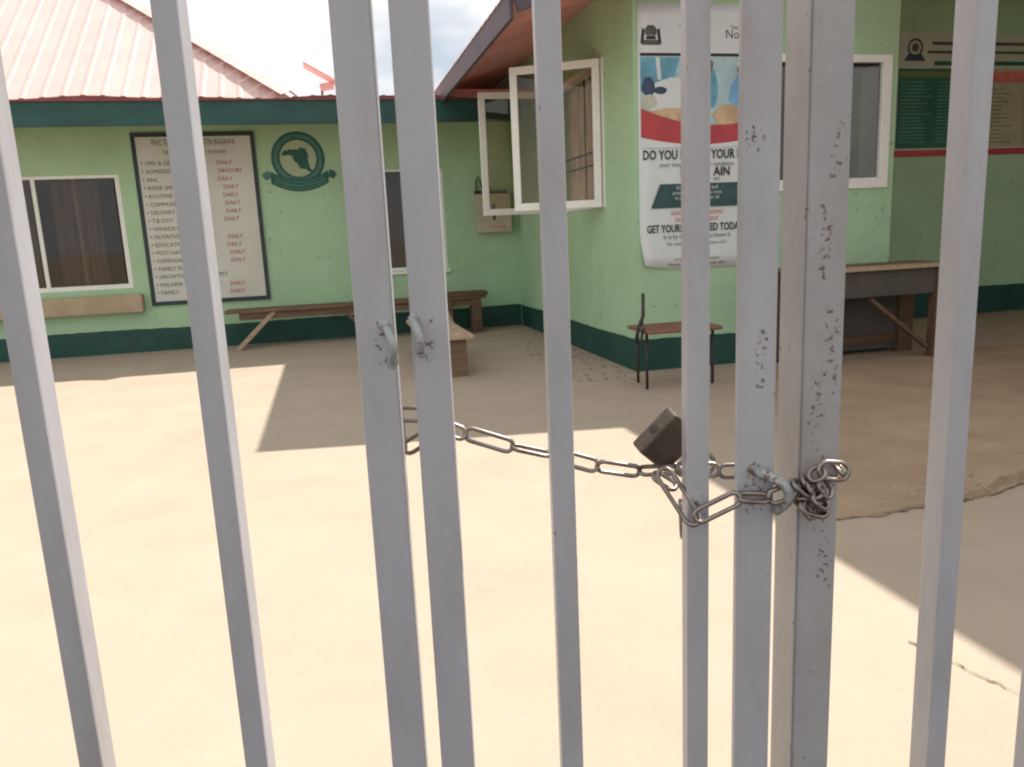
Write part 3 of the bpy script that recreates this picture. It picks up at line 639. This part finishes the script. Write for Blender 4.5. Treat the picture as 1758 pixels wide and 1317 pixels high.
# ------------------------------------------------------------------ gate
GA = R(2.2); GD = 1.05
Gs = Vector((math.cos(GA), math.sin(GA), 0)); Gn = Vector((-math.sin(GA), math.cos(GA), 0))
def gthing(name, label, cat, s, dd, z=0, group=None):
    o = bpy.data.objects.new(name, None); COL.objects.link(o); o.empty_display_size = .1
    p = Gs * s + Gn * dd; o.location = (p.x, p.y, z); o.rotation_euler = (0, 0, GA); return tag(o, label, cat, group)
ZT, ZB = 2.0, 0.12
def bar(parent, s0, s1, o_s, depth, name='bar', m='gate', y0=0.0, z0=ZB, z1=ZT):
    return MB().box(s0 - o_s, s1 - o_s, y0, y0 + depth, z0, z1).build(name, m, parent, bevel=.0035)
gl = gthing('gate_leaf', 'left grey steel gate leaf of square bars ending in a wide stile with weld loop', 'gate', -.142, GD)
o_s = -.142
for (a, b) in ((-1.11, -1.075), (-.87, -.835), (-.634, -.599), (-.390, -.3555)): bar(gl, a, b, o_s, .040)
bar(gl, -.1695, -.1175, o_s, .035, 'stile')
for z in (ZB - .045, ZT): MB().box(-1.2 - o_s, -.1175 - o_s, -.002, .042, z, z + .045).build('rail', 'gate', gl, bevel=.003)
gw = gthing('wicket_leaf', 'narrow grey steel wicket gate between the two stiles and the post', 'gate', .15, GD)
o_s = .15
bar(gw, -.0945, -.0435, o_s, .030, 'stile'); bar(gw, .0905, .1245, o_s, .038); bar(gw, .2865, .3195, o_s, .032); bar(gw, .3605, .4145, o_s, .018, 'stile')
for z in (ZB - .045, ZT): MB().box(-.0945 - o_s, .4145 - o_s, -.002, .040, z, z + .045).build('rail', 'gate', gw, bevel=.003)
gp = gthing('gate_post', 'broad grey gate post with chipped rust-spotted paint', 'gate post', .48, GD)
MB().box(-.0265, .030, 0, .088, 0, 2.25).build('front_tube', 'gatepost', gp, bevel=.004)
MB().box(-.0295, -.0267, .004, .084, 0, 2.25).build('side_plate', 'gatepost', gp, bevel=.001)
gr = gthing('steel_gate', 'right grey steel gate panel with square bars beyond the chipped post', 'gate', .70, GD)
o_s = .70
for (a, b) in ((.670, .7005), (.848, .880), (1.03, 1.062)): bar(gr, a, b, o_s, .050)
for z in (ZB - .045, ZT): MB().box(.512 - o_s, 1.2 - o_s, .002, .046, z, z + .045).build('rail', 'gate', gr, bevel=.003)
# welded half rings
def loop(parent, pts, o_s, r=.0055, m='weld', name='weld_loop'):
    n = 10; a, b, c = [Vector(p) for p in pts]; ctrl = b * 2 - (a + c) * .5; path = []
    for k in range(n + 1): t = k / n; path.append(a * (1 - t) ** 2 + ctrl * 2 * t * (1 - t) + c * t ** 2 - Vector((o_s, 0, 0)))
    return MB().tube(path, r, 10).build(name, m, parent, smooth=True)
loop(gl, ((-.1285, -.002, 1.084), (-.1175, -.024, 1.062), (-.122, -.002, 1.036)), -.142)
loop(gw, ((-.0905, -.002, 1.092), (-.0815, -.022, 1.070), (-.083, -.002, 1.048)), .15)
loop(gw, ((.384, -.002, .850), (.4235, -.028, .826), (.4155, -.004, .787)), .15, r=.0075)
for (pp, x, z, os_) in ((gl, -.131, 1.086, -.142), (gl, -.1225, 1.034, -.142), (gw, -.088, 1.094, .15), (gw, -.0815, 1.046, .15), (gw, .381, .851, .15)):
    mb = MB(); i0 = 0; rr = random.Random(x)
    for j in range(4):
        for k in range(8):
            a = k / 8 * 6.283; b = j / 3 * 1.5; q = .009 * rr.uniform(.75, 1.2); mb.v.append((x - os_ + q * math.cos(b) * math.cos(a), .001 - .005 * math.sin(b), z + q * math.cos(b) * math.sin(a)))
    for j in range(3):
        for k in range(8): mb.f.append((j * 8 + k, j * 8 + (k + 1) % 8, j * 8 + 8 + (k + 1) % 8, j * 8 + 8 + k))
    mb.build('weld_blob', 'weld', pp, smooth=True)

ms = bpy.data.materials.new('rust_stain'); ms.use_nodes = True; n_ = ms.node_tree; P_ = n_.nodes['Principled BSDF']
P_.inputs['Base Color'].default_value = (.17, .115, .085, 1); P_.inputs['Roughness'].default_value = .9
q_ = n_.nodes.new('ShaderNodeTexNoise'); q_.inputs['Scale'].default_value = 130; q_.inputs['Detail'].default_value = 6; t_ = n_.nodes.new('ShaderNodeTexCoord'); n_.links.new(t_.outputs['Object'], q_.inputs['Vector'])
m_ = n_.nodes.new('ShaderNodeMapRange'); m_.inputs[1].default_value = .55; m_.inputs[2].default_value = .70; n_.links.new(q_.outputs['Fac'], m_.inputs[0]); n_.links.new(m_.outputs[0], P_.inputs['Alpha']); M['rust'] = ms
def rust(parent, x, z, w_, h_, os_, y=-.0006):
    rr = random.Random(x * 91 + z * 37); pts = []
    for k in range(16): a = k / 16 * 6.2832; q = rr.uniform(.55, 1.1); pts.append((x - os_ + w_ * q * math.cos(a), z + h_ * q * math.sin(a)))
    MB().poly(pts, y).build('rust_stain', 'rust', parent)
rust(gl, -.135, 1.058, .014, .036, -.142)
rust(gw, -.074, 1.066, .014, .034, .15); rust(gw, .388, .82, .026, .045, .15); rust(gw, .392, 1.02, .012, .06, .15); rust(gw, .378, 1.31, .018, .025, .15); rust(gw, .305, .80, .014, .035, .15)
for (x, z, w_, h_) in ((.488, .815, .022, .055), (.470, .80, .016, .05), (.493, 1.02, .017, .10), (.476, .95, .014, .07), (.492, 1.30, .014, .06), (.478, 1.16, .012, .08), (.492, .70, .014, .06)): rust(gp, x, z, w_, h_, .48)

# ------------------------------------------------------------------ chain and padlock
cn = gthing('chain', 'rusty steel long-link chain looped between the gate stiles and the post', 'chain', .15, GD, .9)
CO = Vector((.15, GD, .9))
def link(a, b, roll, hw=.0095, r=.0035, mname='chain', parent=None, name='link'):
    a = Vector(a); b = Vector(b); t = (b - a).normalized(); dep = Vector((0, 1, 0))
    side = t.cross(dep).normalized(); dep2 = side.cross(t).normalized()
    wv = side * math.sin(R(roll)) + dep2 * math.cos(R(roll))
    a2 = a + t * (hw + r); b2 = b - t * (hw + r); path = []; n = 7
    for k in range(n): an = math.pi * k / (n - 1) - math.pi / 2; path.append(b2 + t * math.cos(an) * hw + wv * math.sin(an) * hw)
    for k in range(n): an = math.pi * k / (n - 1) + math.pi / 2; path.append(a2 + t * math.cos(an) * hw + wv * math.sin(an) * hw)
    return MB().tube([p - CO for p in path], r, 8, closed=True).build(name, mname, parent or cn, smooth=True)
for (s0, z0, s1, z1, dd, rl) in [
    (-.1644, .9528, -.0808, .9464, 1.100, 82), (-.1281, .9578, -.1232, .8825, 1.118, 12), (-.1262, .8881, -.0704, .9191, 1.118, 72),
    (-.0816, .934, -.0268, .9076, 1.112, 55), (-.0335, .9134, .0428, .8846, 1.115, 84), (.035, .8878, .0985, .8704, 1.115, 8),
    (.0916, .8736, .1705, .8469, 1.115, 72), (.1626, .8501, .2346, .8347, 1.115, 110), (.2266, .8371, .292, .8359, 1.115, 22), (.284, .838, .356, .832, 1.112, 70),
    (.3479, .8308, .4185, .8284, 1.110, 80), (.2892, .7951, .2917, .7303, 1.098, 12)]:
    link((s0, dd, z0), (s1, dd, z1), rl)
link((.2545, 1.085, .851), (.297, 1.030, .777), 84, hw=.011, r=.0037)
link((.246, 1.10, .838), (.282, 1.085, .815), 35)
link((.290, 1.034, .786), (.3605, 1.030, .820), 74, hw=.0095, r=.0037); link((.352, 1.032, .8165), (.4027, 1.028, .8141), 20, r=.0037)
rr = random.Random(11)
link((.394, 1.026, .812), (.448, 1.030, .828), 70, r=.0037)
for (a, b, rl) in [((.425, 1.030, .833), (.470, 1.034, .812), 60), ((.432, 1.022, .825), (.462, 1.026, .792), 80), ((.445, 1.030, .842), (.478, 1.030, .806), 30), ((.440, 1.016, .805), (.484, 1.020, .790), 65), ((.462, 1.024, .832), (.479, 1.026, .785), 75), ((.430, 1.034, .816), (.474, 1.014, .824), 40), ((.448, 1.020, .838), (.470, 1.024, .796), 15), ((.428, 1.024, .840), (.458, 1.020, .815), 25), ((.452, 1.012, .822), (.482, 1.016, .800), 50), ((.436, 1.014, .812), (.458, 1.012, .784), 35), ((.464, 1.016, .842), (.486, 1.018, .812), 60)]:
    link(a, b, rl, r=.0037)
link((.452, 1.022, .838), (.476, 1.020, .858), 40, r=.0037)
link((.4612, 1.018, .8555), (.5125, 1.020, .8485), 80, hw=.0125, r=.0034); link((.500, 1.018, .846), (.516, 1.075, .846), 40, r=.0037)
# padlock hanging behind the thin bar
pl = gthing('padlock', 'dull brown brass padlock hanging on the chain behind a thin gate bar', 'padlock', .276, 1.128, .880)
pl.rotation_euler = (R(24), R(-45.5), GA + R(-4)); pl.scale = (1.08, 1.08, 1.08)
# local x: across the body (up-right), local z turned; body along -z towards the shackle
MB().box(-.0365, .0365, -.0145, .0145, -.031, .031).build('body', 'lock', pl, bevel=.004)
ring_ = MB()
for k in range(16): a_ = k / 16 * 6.2832; b_ = (k + 1) / 16 * 6.2832; ring_.quad((0, 0, .0316), (.0075 * math.cos(a_), .0075 * math.sin(a_), .0316), (.0075 * math.cos(b_), .0075 * math.sin(b_), .0316))
ring_.build('keyway', 'iron', pl); MB().box(-.0012, .0012, -.005, .005, .0317, .0321).build('keyhole', 'black', pl)
path = [(-.022, 0, -.028), (-.022, 0, -.083)] + [(.022 * -math.cos(a), 0, -.083 - .022 * math.sin(a)) for a in [math.pi * k / 10 for k in range(1, 10)]] + [(.022, 0, -.083), (.022, 0, -.028)]
MB().tube(path, .0048, 10).build('shackle', 'steel', pl, smooth=True)
